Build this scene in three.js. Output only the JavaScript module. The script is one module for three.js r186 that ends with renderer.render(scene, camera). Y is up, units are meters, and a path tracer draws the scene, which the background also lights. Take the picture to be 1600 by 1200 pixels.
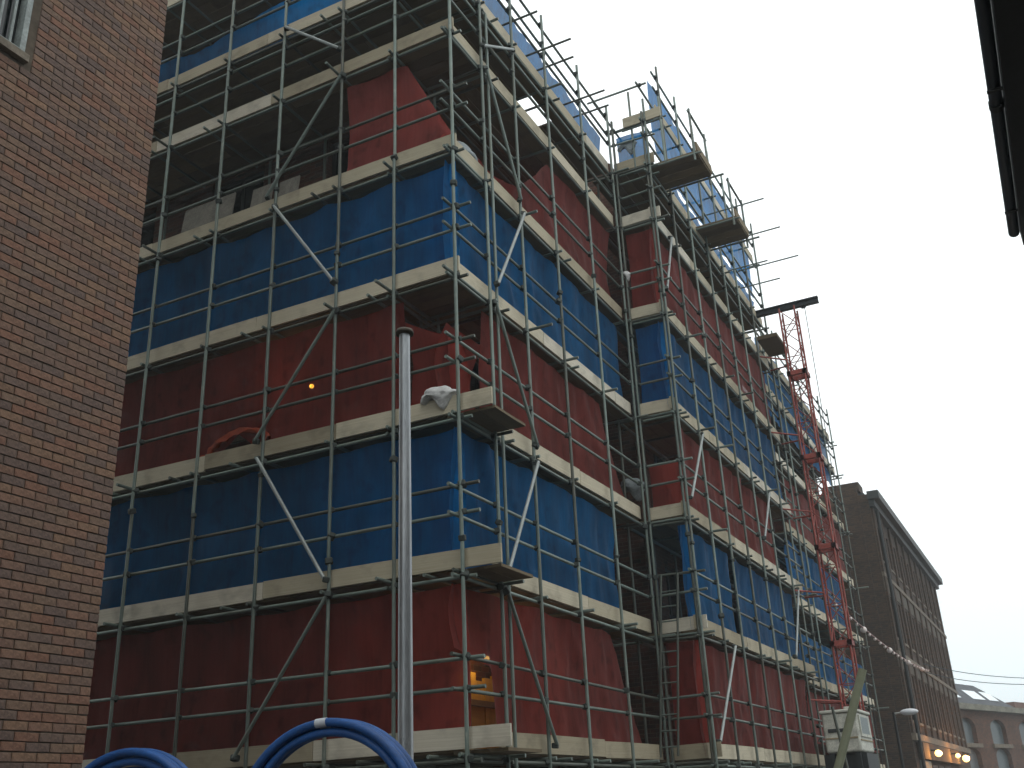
import * as THREE from 'three';
import { mergeGeometries } from 'three/addons/utils/BufferGeometryUtils.js';
import { RoundedBoxGeometry } from 'three/addons/geometries/RoundedBoxGeometry.js';

// ---------------------------------------------------------------- camera, sky, sun, exposure
const scene = new THREE.Scene();
const camera = new THREE.PerspectiveCamera(41.13, 4 / 3, 0.1, 600);
camera.matrixAutoUpdate = true;
{
  const right = new THREE.Vector3(0.884134, -0.042368, -0.465308);
  const up = new THREE.Vector3(0.213942, 0.922055, 0.322557);
  const back = new THREE.Vector3(0.415374, -0.384733, 0.824285);
  camera.quaternion.setFromRotationMatrix(new THREE.Matrix4().makeBasis(right, up, back));
  camera.position.set(5.981, 1.6, 10.367);
  camera.updateMatrixWorld(true);
}
const renderer = new THREE.WebGLRenderer({ antialias: true });
renderer.toneMapping = THREE.LinearToneMapping;
renderer.toneMappingExposure = 0.98;
renderer.shadowMap.enabled = true;
{ // overcast dusk sky: bright even cloud, a little bluer and dimmer towards the horizon
  const w = 128, h = 64, d = new Float32Array(w * h * 4);
  for (let y = 0; y < h; y++) for (let x = 0; x < w; x++) {
    const el = Math.sin(((y + 0.5) / h - 0.5) * Math.PI), t = Math.max(0, el);
    const k = 1.24 + 0.34 * t + 0.015 * Math.sin(x / w * 12.566 + 1) * Math.sin(t * 9);
    const i = (y * w + x) * 4, b = 1 - Math.min(1, t * 4);
    d[i] = k * (0.95 - 0.1 * b); d[i + 1] = k * (1.0 - 0.03 * b); d[i + 2] = k * 1.01; d[i + 3] = 1;
  }
  const sky = new THREE.DataTexture(d, w, h, THREE.RGBAFormat, THREE.FloatType);
  sky.mapping = THREE.EquirectangularReflectionMapping; sky.magFilter = THREE.LinearFilter; sky.needsUpdate = true;
  scene.background = sky; scene.environment = sky;
}
const sun = new THREE.DirectionalLight(0xfff4e6, 0.5);
sun.position.set(26, 60, 10); sun.target.position.set(0, 5, -8); sun.castShadow = true; sun.shadow.radius = 60;
Object.assign(sun.shadow.camera, { left: -60, right: 60, top: 60, bottom: -60, near: 1, far: 160 });
scene.add(sun, sun.target);

// ---------------------------------------------------------------- helpers
let seed = 20071;
const rnd = () => { seed = (seed * 1664525 + 1013904223) >>> 0; return seed / 4294967296; };
const rr = (a, b) => a + (b - a) * rnd();
const used = {};
const numbered = (n) => { const k = used[n] = (used[n] ?? -1) + 1; return k ? n + '_' + String(k).padStart(3, '0') : n; };
const V = (x, y, z) => new THREE.Vector3(x, y, z);
function thing(name, label, category, group, pos = [0, 0, 0]) {
  const g = new THREE.Group(); g.name = numbered(name); g.position.set(...pos); scene.add(g);
  g.userData = { label, category }; if (group) g.userData.group = group; return g;
}
function mesh(name, geo, mat, parent = scene) {
  const m = new THREE.Mesh(geo, mat); m.castShadow = m.receiveShadow = true;
  m.name = parent === scene ? numbered(name) : name; parent.add(m); return m;
}
function solo(name, geo, mat, label, category, group) { const m = mesh(name, geo, mat); m.userData = { label, category }; if (group) m.userData.group = group; return m; }
function struct(name, geo, mat) { const m = mesh(name, geo, mat); m.userData.kind = 'structure'; return m; }
// periodic value noise
function noiseTable(n, s0) { let s = s0; const t = new Float32Array(n * n); for (let i = 0; i < n * n; i++) { s = (s * 1664525 + 1013904223) >>> 0; t[i] = s / 4294967296; } return t; }
const NT = noiseTable(256, 77);
function vnoise(x, y, px, py) {
  const xi = Math.floor(x), yi = Math.floor(y), fx = x - xi, fy = y - yi, u = fx * fx * (3 - 2 * fx), v = fy * fy * (3 - 2 * fy);
  const g = (a, b) => NT[((((b % py) + py) % py) & 255) * 256 + ((((a % px) + px) % px) & 255)];
  return (g(xi, yi) * (1 - u) + g(xi + 1, yi) * u) * (1 - v) + (g(xi, yi + 1) * (1 - u) + g(xi + 1, yi + 1) * u) * v;
}
function fbm(x, y, px, py, o = 4) { let s = 0, a = 0.5, n = 0; for (let i = 0; i < o; i++) { s += a * vnoise(x, y, px, py); n += a; a *= 0.5; x *= 2; y *= 2; px *= 2; py *= 2; } return s / n; }
function tex(w, h, fn, srgb = true) {
  const d = new Uint8Array(w * h * 4);
  for (let y = 0; y < h; y++) for (let x = 0; x < w; x++) { const c = fn(x / w, y / h), i = (y * w + x) * 4; for (let k = 0; k < 3; k++) d[i + k] = Math.max(0, Math.min(255, c[k])); d[i + 3] = 255; }
  const t = new THREE.DataTexture(d, w, h, THREE.RGBAFormat); t.wrapS = t.wrapT = THREE.RepeatWrapping; t.magFilter = THREE.LinearFilter; t.minFilter = THREE.LinearMipmapLinearFilter; t.generateMipmaps = true;
  if (srgb) t.colorSpace = THREE.SRGBColorSpace; t.needsUpdate = true; return t;
}
const rep = (t, a, b) => { const c = t.clone(); c.repeat.set(a, b); c.needsUpdate = true; return c; };
const mixc = (a, b, t) => a.map((v, i) => v + (b[i] - v) * t);

// ---------------------------------------------------------------- textures and materials
const woodTex = tex(512, 256, (u, v) => {
  const g = fbm(u * 4, v * 40, 4, 40, 4), s = fbm(u * 7 + 3, v * 3, 7, 3, 4), k = fbm(u * 2, v * 60, 2, 60, 2);
  let c = mixc([206, 200, 184], [178, 170, 152], g * 0.8); c = mixc(c, [146, 140, 128], Math.max(0, s - 0.55) * 2.2); return mixc(c, [132, 122, 104], Math.max(0, k - 0.7) * 1.3);
});
const steelTex = tex(256, 512, (u, v) => {
  const n = fbm(u * 4, v * 24, 4, 24, 4), r = fbm(u * 3 + 1, v * 10, 3, 10, 4), m = fbm(u * 8, v * 50 + 5, 8, 50, 3);
  let c = mixc([160, 168, 164], [116, 126, 122], n); c = mixc(c, [122, 100, 80], Math.max(0, r - 0.6) * 2.6); return mixc(c, [186, 184, 174], Math.max(0, m - 0.66) * 3);
});
const netTex = tex(512, 512, (u, v) => {
  const n = fbm(u * 6, v * 3, 6, 3, 4), s = fbm(u * 60, v * 4, 60, 4, 3), w = (Math.sin(u * 6.2832 * 128) * Math.sin(v * 6.2832 * 128)) * 8, d = fbm(u * 14 + 4, v * 10, 14, 10, 3);
  const k = 212 + (n - 0.5) * 80 + (s - 0.5) * 22 + w - Math.max(0, d - 0.6) * 120; return [k, k, k];
});
const netBump = tex(256, 256, (u, v) => { const k = 128 + 50 * (fbm(u * 10, v * 5, 10, 5, 4) - 0.5) * 2 + 20 * Math.sin(u * 6.2832 * 64) * Math.sin(v * 6.2832 * 64); return [k, k, k]; }, false);
function brickPattern(col, mortar, sc) { // far masonry: one tile is 1.8 m by 1.2 m
  return tex(512, 512, (u, v) => {
    const rows = 16, cols = 8, r = Math.floor(v * rows), fv = v * rows - r, uu = u * cols + (r % 2) * 0.5, cI = Math.floor(uu), fu = uu - cI;
    const id = NT[((r * 37 + (cI % cols) * 91 + 13) & 65535)], id2 = NT[((r * 71 + (cI % cols) * 17 + 999) & 65535)];
    const n = fbm(u * 24, v * 24, 24, 24, 3), st = fbm(u * 3, v * 3, 3, 3, 4);
    let c = mixc(col[0], col[1], id); if (id2 > 0.85) c = mixc(c, col[2], 0.7);
    c = c.map((x) => x * (0.85 + 0.3 * n));
    if (fu < 0.045 || fv < 0.13) c = mortar.map((x) => x * (0.9 + 0.2 * n));
    return c.map((x) => x * (0.82 + 0.36 * st) * sc);
  });
}
const brickWallTex = brickPattern([[128, 82, 62], [98, 62, 50], [80, 62, 58]], [120, 108, 96], 1);
const brickOldTex = brickPattern([[112, 86, 68], [84, 66, 54], [64, 56, 52]], [86, 78, 68], 1);
const brickBump = tex(512, 512, (u, v) => { const rows = 16, cols = 8, r = Math.floor(v * rows), fv = v * rows - r, uu = u * cols + (r % 2) * 0.5, fu = uu - Math.floor(uu); const k = (fu < 0.045 || fv < 0.13) ? 60 : 190 + 40 * (fbm(u * 40, v * 40, 40, 40, 3) - 0.5); return [k, k, k]; }, false);
const grimeTex = tex(512, 512, (u, v) => { const k = 200 + 80 * (fbm(u * 6, v * 6, 6, 6, 5) - 0.5) + 50 * (fbm(u * 50, v * 50, 50, 50, 2) - 0.5); return [k, k, k]; });
const asphaltTex = tex(512, 512, (u, v) => { const k = 62 + 34 * (fbm(u * 90, v * 90, 90, 90, 2) - 0.5) + 26 * (fbm(u * 5, v * 5, 5, 5, 4) - 0.5); return [k, k, k + 2]; });
const brickFaceTex = tex(256, 256, (u, v) => { const k = 205 + 90 * (fbm(u * 12, v * 12, 12, 12, 4) - 0.5) + 40 * (fbm(u * 60, v * 60, 60, 60, 2) - 0.5); return [k, k, k]; });
const S = (o) => new THREE.MeshStandardMaterial(o);
const steelMats = [0xd2dcd6, 0xb2bab4, 0x98988f, 0xc6cec8].map((c) => S({ color: c, map: steelTex, roughness: 0.5, metalness: 0.25 }));
const paleSteel = S({ color: 0xb4bcba, map: rep(grimeTex, 1, 4), roughness: 0.5, metalness: 0.3 });
const couplerMat = S({ color: 0x4c5450, map: grimeTex, roughness: 0.7, metalness: 0.4 });
const woodMats = [0xffffff, 0xdedace, 0xc8c2b4, 0xf2efe6].map((c) => S({ color: c, map: woodTex, roughness: 0.85, bumpMap: woodTex, bumpScale: 0.002 }));
const darkWoodMats = [0x8f8370, 0x7c715f, 0x9a8c76].map((c) => S({ color: c, map: woodTex, roughness: 0.9 }));
const netMat = (c, o = 0.91, tr = 0.66) => new THREE.MeshPhysicalMaterial({ color: c, map: rep(netTex, 1, 1), bumpMap: netBump, bumpScale: 0.004, roughness: 1, specularIntensity: 0.15, transmission: tr, thickness: 0, transparent: true, opacity: o, side: THREE.DoubleSide });
const blueNets = [netMat(0x0084cc), netMat(0x007cc2), netMat(0x0088d2)];
const redNets = [netMat(0xb4524a), netMat(0xac4a41), netMat(0xbb5a54)];
const brickWall = S({ color: 0xb4a89c, map: brickWallTex, bumpMap: brickBump, bumpScale: 0.006, roughness: 0.95 });
const brickOld = S({ color: 0xb2aca4, map: brickOldTex, bumpMap: brickBump, bumpScale: 0.006, roughness: 0.95 });
const stone = S({ color: 0x8d8272, map: grimeTex, roughness: 0.9 });
const darkGlass = S({ color: 0x11181a, roughness: 0.12, metalness: 0 });
const darkPaint = S({ color: 0x2a2f30, map: grimeTex, roughness: 0.6 });
const whitePaint = S({ color: 0xd4d6d2, map: grimeTex, roughness: 0.55 });
const slate = S({ color: 0x5b6068, map: grimeTex, roughness: 0.8 });
const asphalt = S({ color: 0xffffff, map: asphaltTex, roughness: 0.95 });
const concrete = S({ color: 0x9a968c, map: grimeTex, roughness: 0.95 });

// uv in metres for box-like geometry (by dominant normal)
function boxUV(g, su = 1, sv = 1) {
  const p = g.attributes.position, n = g.attributes.normal, uv = new Float32Array(p.count * 2);
  for (let i = 0; i < p.count; i++) {
    const ax = Math.abs(n.getX(i)), ay = Math.abs(n.getY(i)), az = Math.abs(n.getZ(i)); let u, v;
    if (ay > ax && ay > az) { u = p.getX(i); v = p.getZ(i); } else if (ax > az) { u = p.getZ(i); v = p.getY(i); } else { u = p.getX(i); v = p.getY(i); }
    uv[2 * i] = u * su; uv[2 * i + 1] = v * sv;
  }
  g.setAttribute('uv', new THREE.BufferAttribute(uv, 2)); return g;
}
function box(x0, x1, y0, y1, z0, z1, su = 1, sv = su) { const g = new THREE.BoxGeometry(x1 - x0, y1 - y0, z1 - z0); g.translate((x0 + x1) / 2, (y0 + y1) / 2, (z0 + z1) / 2); return boxUV(g, su, sv); }
function rod(a, b, r, seg = 10, r2 = r) { // tube between two points, uv along the length in metres
  const d = b.clone().sub(a), L = d.length(), g = new THREE.CylinderGeometry(r2, r, L, seg, 1);
  const uv = g.attributes.uv, o = rnd(); for (let i = 0; i < uv.count; i++) uv.setXY(i, uv.getX(i), uv.getY(i) * L / 4 + o);
  g.applyQuaternion(new THREE.Quaternion().setFromUnitVectors(V(0, 1, 0), d.normalize())); g.translate((a.x + b.x) / 2, (a.y + b.y) / 2, (a.z + b.z) / 2); return g;
}
function curveTube(pts, r, seg = 60, rad = 8, closed = false) { return new THREE.TubeGeometry(new THREE.CatmullRomCurve3(pts, closed), seg, r, rad, closed); }
function plank(a, b, up, h, t) { // a board from a to b; up: unit vector of its height h; t its thickness across
  const d = b.clone().sub(a), L = d.length(); d.normalize(); const n = d.clone().cross(up).normalize();
  const g = new THREE.BoxGeometry(L, h, t, 2, 1, 1), p = g.attributes.position, uv = g.attributes.uv, o = rnd(), warp = rr(-0.006, 0.006);
  for (let i = 0; i < p.count; i++) { uv.setXY(i, p.getX(i) / 2 + o, (p.getY(i) + p.getZ(i)) / 0.5 + o * 3); if (Math.abs(p.getX(i)) < 0.01) { p.setY(i, p.getY(i) + warp); } }
  g.applyMatrix4(new THREE.Matrix4().makeBasis(d, up.clone().normalize(), n)); g.translate((a.x + b.x) / 2, (a.y + b.y) / 2, (a.z + b.z) / 2); return g;
}

// ---------------------------------------------------------------- ground
{
  const g = new THREE.PlaneGeometry(600, 600); g.rotateX(-Math.PI / 2); const uv = g.attributes.uv; for (let i = 0; i < uv.count; i++) uv.setXY(i, uv.getX(i) * 150, uv.getY(i) * 150);
  struct('ground', g, asphalt);
  struct('pavement', box(-30, 1.9, -0.1, 0.11, -60, -0.9 + 1.9, 0.4), concrete);
  struct('pavement', box(-1.2, 0.4, -0.1, 0.11, 4.4, 30, 0.4), concrete);
  struct('pavement', box(5.4, 6.9, -0.1, 0.11, -40, 30, 0.4), concrete);
}

// ---------------------------------------------------------------- scaffolded brick building
const LV = { G: 2.25, F: 4.29, E: 6.29, D: 8.29, C: 10.29, B: 12.38, A: 13.67, Z: 15.67 };
function wallWithHoles(parent, name, w, h, holes, depth, mat, M, pane = darkGlass, frameMat = darkPaint) {
  const sh = new THREE.Shape([[0, 0], [w, 0], [w, h], [0, h]].map((p) => new THREE.Vector2(...p)));
  for (const [x0, x1, y0, y1] of holes) sh.holes.push(new THREE.Path([[x0, y0], [x0, y1], [x1, y1], [x1, y0]].map((p) => new THREE.Vector2(...p))));
  const g = new THREE.ExtrudeGeometry(sh, { depth, bevelEnabled: false }); g.translate(0, 0, -depth); boxUV(g, 1 / 1.8, 1 / 1.2); g.applyMatrix4(M);
  const wall = mesh(name, g, mat, parent);
  for (const [x0, x1, y0, y1] of holes) {
    const fr = [box(x0, x0 + 0.06, y0, y1, -0.2, -0.13), box(x1 - 0.06, x1, y0, y1, -0.2, -0.13), box(x0 + 0.06, x1 - 0.06, y1 - 0.06, y1, -0.2, -0.13), box(x0 + 0.06, x1 - 0.06, y0, y0 + 0.08, -0.2, -0.13), box((x0 + x1) / 2 - 0.025, (x0 + x1) / 2 + 0.025, y0 + 0.08, y1 - 0.06, -0.195, -0.135), box(x0 + 0.06, x1 - 0.06, (y0 + y1) / 2 - 0.025, (y0 + y1) / 2 + 0.025, -0.19, -0.14)];
    const f = mesh('window_frame', mergeGeometries(fr).applyMatrix4(M), frameMat, parent);
    mesh('pane', box(x0 + 0.03, x1 - 0.03, y0 + 0.03, y1 - 0.03, -0.172, -0.165).applyMatrix4(M), pane, f);
    mesh('window_sill', box(x0 - 0.06, x1 + 0.06, y0 - 0.1, y0 - 0.003, -0.13, 0.06).applyMatrix4(M), stone, parent);
  }
  return wall;
}
{
  const b = thing('brick_building', 'dark brown brick building almost hidden behind the scaffolding and its red and blue netting', 'building');
  const rows = [0.9, 4.1, 7.3, 10.5], holes = (n, s0, st, w = 1.1) => { const r = []; for (let i = 0; i < n; i++) for (const y of rows) r.push([s0 + i * st, s0 + i * st + w, y, y + 1.9]); return r; };
  // face towards the side lane
  wallWithHoles(b, 'lane_wall', 10.6, 13.5, holes(4, 0.9, 2.6, 1.2), 0.32, brickWall, new THREE.Matrix4().makeTranslation(-11.95, 0, -1.35));
  // face towards the street: starts behind the corner, runs away to -z
  const R = new THREE.Matrix4().makeRotationY(Math.PI / 2);
  wallWithHoles(b, 'street_wall', 6.25, 13.5, holes(3, 0.5, 2.0), 0.32, brickWall, new THREE.Matrix4().makeTranslation(-1.352, 0, -1.67).multiply(new THREE.Matrix4().makeRotationY(Math.PI / 2)).multiply(new THREE.Matrix4().makeTranslation(0, 0, 0)));
  wallWithHoles(b, 'wing_wall', 9.2, 13.5, holes(4, 0.7, 2.2), 0.32, brickWall, new THREE.Matrix4().makeTranslation(-0.55, 0, -8.25).multiply(R));
  mesh('wing_return', box(-1.35, -0.553, 0, 14.88, -8.25, -7.93, 1 / 1.8, 1 / 1.2), brickWall, b);
  wallWithHoles(b, 'far_wall', 12.5, 13.5, holes(5, 0.8, 2.3), 0.32, brickWall, new THREE.Matrix4().makeTranslation(-1.0, 0, -17.47).multiply(R));
  mesh('roof', box(-11.9, -1.7, 13.3, 13.48, -29.9, -1.7, 0.4), slate, b);
  mesh('rear_wall', box(-11.95, -1.35, 0, 13.46, -30.2, -29.98, 1 / 1.8, 1 / 1.2), brickWall, b);
  mesh('attic_storey', box(-11.5, -3.4, 13.49, 16.4, -8, -1.45, 1 / 1.8, 1 / 1.2), brickWall, b);
  mesh('parapet', box(-3.3, -1.36, 13.505, 14.2, -1.68, -1.355, 1 / 1.8, 1 / 1.2), brickWall, b); mesh('parapet', box(-1.67, -1.355, 13.505, 14.2, -7.9, -1.69, 1 / 1.8, 1 / 1.2), brickWall, b); mesh('parapet', box(-0.87, -0.555, 13.505, 14.9, -17.4, -8.26, 1 / 1.8, 1 / 1.2), brickWall, b);
}

// ---------------------------------------------------------------- scaffolding
const TUBE = 0.0235;
const couplerGeo = new RoundedBoxGeometry(0.085, 0.075, 0.09, 1, 0.016);
function face(o, u, n) { const O = V(o[0], 0, o[1]), U = V(u[0], 0, u[1]), N = V(n[0], 0, n[1]); return (s, d, y) => V(O.x + U.x * s + N.x * d, y, O.z + U.z * s + N.z * d); }
const couplers = new Map();
function clamp(g, p) { if (!couplers.has(g)) couplers.set(g, []); couplers.get(g).push(p); }
const steel = () => steelMats[Math.floor(rnd() * steelMats.length)];
function bar(g, name, a, b, mat = steel(), r = TUBE) { return mesh(name, rod(a, b, r), mat, g); }
// one run of independent tied scaffold
function run(g, P, st, opt) {
  const { levels, top, inner = -1.15, s0 = st[0], s1 = st[st.length - 1], skipToe = {}, skipDeck = () => false, bottom = 0.11, poke = [0.12, 0.4] } = opt;
  for (const s of st) { // standards in two or three lengths, sleeved, slightly out of line
    const topY = typeof top === 'function' ? top(s) : top;
    const c1 = rr(4.6, 6.4), c2 = c1 + rr(4.2, 5.2); let y = bottom, j = 0;
    for (const e of [c1, c2, topY]) { const k = rr(-0.012, 0.012), k2 = rr(-0.012, 0.012); bar(g, 'standard', P(s + k, j % 2 ? 0.004 : 0, y), P(s + k2, j % 2 ? 0.004 : 0, Math.min(e, topY)), steel(), TUBE * 1.06); if (e < topY) clamp(g, P(s, 0, e)); y = e + 0.004; j++; }
    if (inner && !(opt.noInner && opt.noInner(s))) bar(g, 'inner_standard', P(s, inner, bottom), P(s, inner, Math.min(topY, 13.5)));
  }
  for (const L of levels) {
    const y = LV[L]; if (opt.only && !opt.only(L)) continue;
    bar(g, 'ledger', P(s0 - (opt.over0 ?? 0.12), -0.06, y - 0.115), P(s1 + (opt.over1 ?? 0.12), -0.06, y - 0.115 + rr(-0.01, 0.01)));
    if (inner) bar(g, 'inner_ledger', P(s0, inner + 0.06, y - 0.115), P(s1, inner + 0.06, y - 0.115));
    for (const s of st) {
      clamp(g, P(s, -0.03, y - 0.1));
      if (inner && !(opt.noTransom && opt.noTransom(s))) { const q = rr(-0.07, 0.07); bar(g, 'transom', P(s + 0.06, inner - 0.1, y - 0.055), P(s + 0.06, rnd() < 0.4 ? rr(...poke) : 0.07, y - 0.055)); if (rnd() < 0.35) bar(g, 'transom', P(s + 0.45 + q, inner - 0.1, y - 0.055), P(s + 0.45 + q, 0.08, y - 0.055)); }
    }
    const rails = opt.rails ? opt.rails(L) : [0.65, 0.99];
    for (const h of rails) {
      const [a, c] = opt.railSpan ? opt.railSpan(L, h) : [s0, s1];
      const dy = rr(-0.03, 0.03), dy2 = rr(-0.03, 0.03);
      bar(g, 'guardrail', P(a - (opt.railOver0 ?? 0.1), -0.062, y + h + dy), P(c + (opt.over1 ?? 0.12), -0.062, y + h + dy2));
      for (const s of st) if (s >= a - 0.01 && s <= c + 0.01) clamp(g, P(s, -0.03, y + h + (dy + dy2) / 2));
    }
    // toe boards, butt jointed lengths
    const [t0, t1] = skipToe[L] ?? [s0 - (opt.toeOver ?? 0), s1];
    let a = t0; while (a < t1 - 0.05) { let L2 = rr(2.2, 3.6); if (a + L2 > t1 - 0.6) L2 = t1 - a; const tilt = rr(-0.012, 0.012), d = -0.105 + rr(-0.004, 0.004); mesh('toe_board', plank(P(a + 0.004, d, y + 0.122 + tilt), P(a + L2 - 0.004, d, y + 0.122 - tilt), V(0, 1, 0), rr(0.222, 0.236), 0.036), woodMats[Math.floor(rnd() * 4)], g); a += L2; }
    // deck
    if (inner) for (let k = 0; k < 5; k++) { const d = -0.25 - k * 0.235; let a2 = opt.deck0 ?? s0; const e2 = opt.deck1 ?? s1; while (a2 < e2 - 0.05) { let L2 = Math.min(rr(2.0, 3.6), e2 - a2); if (e2 - a2 - L2 < 0.5) L2 = e2 - a2; if (!skipDeck(L, k, a2, a2 + L2)) mesh('deck_board', plank(P(a2 + 0.004, d, y + 0.005 + rr(0, 0.006)), P(a2 + L2 - 0.004, d, y + 0.005 + rr(0, 0.006)), P(0, 1, 0).sub(P(0, 0, 0)), 0.225, 0.038), darkWoodMats[Math.floor(rnd() * 3)], g); a2 += L2; } }
  }
}
function finishCouplers(g) {
  const l = couplers.get(g) ?? [], m = new THREE.InstancedMesh(couplerGeo, couplerMat, l.length), q = new THREE.Quaternion(), e = new THREE.Euler();
  l.forEach((p, i) => { e.set(rr(-0.4, 0.4), rr(0, 3), rr(-0.4, 0.4)); q.setFromEuler(e); const s = rr(0.8, 1.15); m.setMatrixAt(i, new THREE.Matrix4().compose(p, q, V(s, s, s))); });
  m.name = 'coupler'; m.userData.kind = 'stuff'; m.castShadow = m.receiveShadow = true; g.add(m);
}
const ALL = ['G', 'F', 'E', 'D', 'C', 'B', 'A'];
const PL = face([0, 0], [-1, 0], [0, 1]), PR = face([0, 0], [0, -1], [1, 0]), PW = face([0.78, -6.6], [0, -1], [1, 0]), PT = face([0, -6.6], [1, 0], [0, 1]), PF = face([0.3, -17.2], [0, -1], [1, 0]);
const SL = [0, 0.98, 1.962, 3.155, 4.34, 5.564, 6.75, 7.95, 9.1], SR = [0.948, 2.075, 3.399, 4.987, 6.5], SW = [0, 1.27, 2.5, 3.77, 5.0, 6.25, 7.6, 9.1], SF = [0, 1.6, 3.2, 4.8, 6.4, 8.0, 9.6];
const scafA = thing('scaffold', 'tall corner scaffold of grey tubes with pale toe boards, facing the lane and the street', 'scaffold');
run(scafA, PL, SL, { levels: [...ALL, 'Z'], top: (s) => (s < 2.5 ? 16.2 : 17.2), toeOver: 0, over0: 0.15, railOver0: 0.22, poke: [0.05, 0.4],
  skipToe: { E: [-0.42, 9.1], F: [-0.47, 9.1], G: [-0.5, 9.1], Z: [3.2, 9.1] }, railSpan: (L) => (L === 'Z' ? [3.155, 9.1] : [0, 9.1]),
  skipDeck: (L, k, a, b) => L === 'Z' && a < 2, deck0: 0.12 });
run(scafA, PR, SR, { levels: ALL, top: 15.25, s0: 0.0, over0: 0.15, railOver0: 0.2, deck0: 1.2, deck1: 6.55, over1: 0.1,
  rails: (L) => (L === 'A' ? [0.66, 0.92, 1.36] : [0.65, 0.99]), skipToe: { E: [0.95, 6.55], F: [0.95, 6.55], G: [0.95, 6.55], B: [0.12, 6.55], C: [0.1, 6.55], D: [0.1, 6.55], A: [0.1, 6.55] }, noTransom: () => false,
  skipDeck: (L) => L === 'A' });
for (let k = 0; k < 5; k++) for (const [a, c] of k === 1 || k === 2 ? [[1.2, 3.55], [4.45, 6.55]] : [[1.2, 3.9], [3.9, 6.55]]) mesh('deck_board', plank(PR(a + 0.004, -0.25 - k * 0.235, LV.A + 0.006), PR(c - 0.004, -0.25 - k * 0.235, LV.A + 0.009), V(1, 0, 0), 0.226, 0.038), darkWoodMats[k % 3], scafA);
// diagonal braces (lane face, then street face)
const brace = (g, P, a, b, m = steelMats[3]) => { bar(g, 'brace', P(...a), P(...b), m, TUBE * 1.05); clamp(g, P(a[0], 0.03, a[2])); clamp(g, P(b[0], 0.03, b[2])); };
brace(scafA, PL, [1.93, 0.06, LV.B - 0.12], [3.3, 0.06, LV.C + 0.2]); brace(scafA, PL, [3.14, 0.06, LV.C - 0.02], [1.98, 0.06, LV.D + 0.35], paleSteel);
brace(scafA, PL, [1.93, 0.06, LV.D - 0.12], [3.25, 0.06, LV.E + 0.2]); brace(scafA, PL, [3.2, 0.06, LV.E - 0.06], [1.98, 0.06, LV.F + 0.1], paleSteel);
brace(scafA, PL, [1.93, 0.06, LV.F - 0.1], [3.3, 0.06, LV.G + 0.1]); brace(scafA, PL, [3.1, 0.06, LV.A + 0.05], [2.0, 0.06, LV.B + 0.42], paleSteel);
brace(scafA, PR, [1.0, 0.06, LV.B - 0.1], [2.0, 0.06, LV.C + 0.15]); brace(scafA, PR, [2.1, 0.06, LV.C - 0.05], [1.1, 0.06, LV.D + 0.25], paleSteel);
brace(scafA, PR, [1.0, 0.06, LV.D - 0.1], [2.1, 0.06, LV.E + 0.1]); brace(scafA, PR, [2.1, 0.06, LV.E - 0.15], [1.05, 0.06, LV.F + 0.1], paleSteel);
brace(scafA, PR, [1.0, 0.06, LV.F - 0.15], [2.2, 0.06, LV.G + 0.1]); brace(scafA, PR, [0.95, 0.05, LV.B + 0.32], [2.05, 0.05, LV.B + 1.05], paleSteel);
// short tubes that stick out past the top rails over the street
for (const s of [2.1, 3.0, 3.45, 4.6, 5.05]) for (const h of [0.42]) bar(scafA, 'transom', PR(s, -0.5, LV.A + h), PR(s, rr(0.5, 0.75), LV.A + h), steelMats[2], 0.02);
// corner platforms: decks that close the corner where the street toe board stops short
for (const L of ['E', 'F', 'G']) for (let k = 0; k < 3; k++) mesh('deck_board', plank(V(0.32 - k * 0.236, LV[L] - 0.018, -0.15), V(0.32 - k * 0.236, LV[L] - 0.018, -0.98), V(1, 0, 0), 0.226, 0.036), darkWoodMats[k], scafA);
finishCouplers(scafA);
const scafB = thing('scaffold', 'projecting street scaffold of grey tubes between the corner scaffold and the red hoist mast', 'scaffold');
run(scafB, PW, SW, { levels: [...ALL, 'Z'], top: (s) => (s < 1 ? 15.2 : 16.95), s0: 0, over0: 0.15, railOver0: 0.15, deck0: 0.1, poke: [0.08, 0.3],
  rails: (L) => (L === 'Z' ? [0.6, 1.0] : [0.65, 0.99]), railSpan: (L) => (L === 'Z' ? [1.2, 9.1] : [0, 9.1]), skipToe: { Z: [1.2, 9.1], A: [0.1, 9.1] }, skipDeck: (L, k, a) => L === 'Z'  });
run(scafB, PT, [0.05, 0.72], { levels: ['G', 'F', 'E', 'D', 'C', 'B', 'A'], top: 14.9, inner: 0, over0: 0.05, over1: 0.22, s0: 0.05, skipToe: { G: [-0.02, 0.86], F: [-0.02, 0.86], E: [0, 0.76], D: [0, 0.76], C: [0, 0.76], B: [0, 0.86], A: [-0.02, 0.86] } });
mesh('toe_board', plank(V(0.3, LV.A + 1.1, -6.62), V(1.12, LV.A + 1.1, -6.62), V(0, 1, 0), 0.23, 0.036), woodMats[1], scafB);
bar(scafB, 'ledger', V(0.25, LV.A + 0.95, -6.66), V(1.15, LV.A + 0.95, -6.66));
bar(scafB, 'standard', V(1.1, LV.A - 0.1, -6.66), V(1.1, LV.A + 1.5, -6.66)); bar(scafB, 'standard', V(0.45, LV.A, -6.7), V(0.45, LV.A + 1.9, -6.7));
brace(scafB, PW, [0.75, 0.06, LV.B - 0.15], [0.05, 0.06, LV.C + 0.45], paleSteel); brace(scafB, PW, [1.3, 0.06, LV.D - 0.15], [0.1, 0.06, LV.E + 0.3], paleSteel);
brace(scafB, PW, [1.75, 0.06, LV.F - 0.1], [0.15, 0.06, LV.G + 0.25], paleSteel); brace(scafB, PW, [6.3, 0.06, LV.D - 0.1], [5.2, 0.06, LV.E + 0.6], paleSteel);
brace(scafB, PW, [7.9, 0.06, LV.E - 0.1], [6.6, 0.06, LV.F + 0.2], paleSteel);
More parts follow.
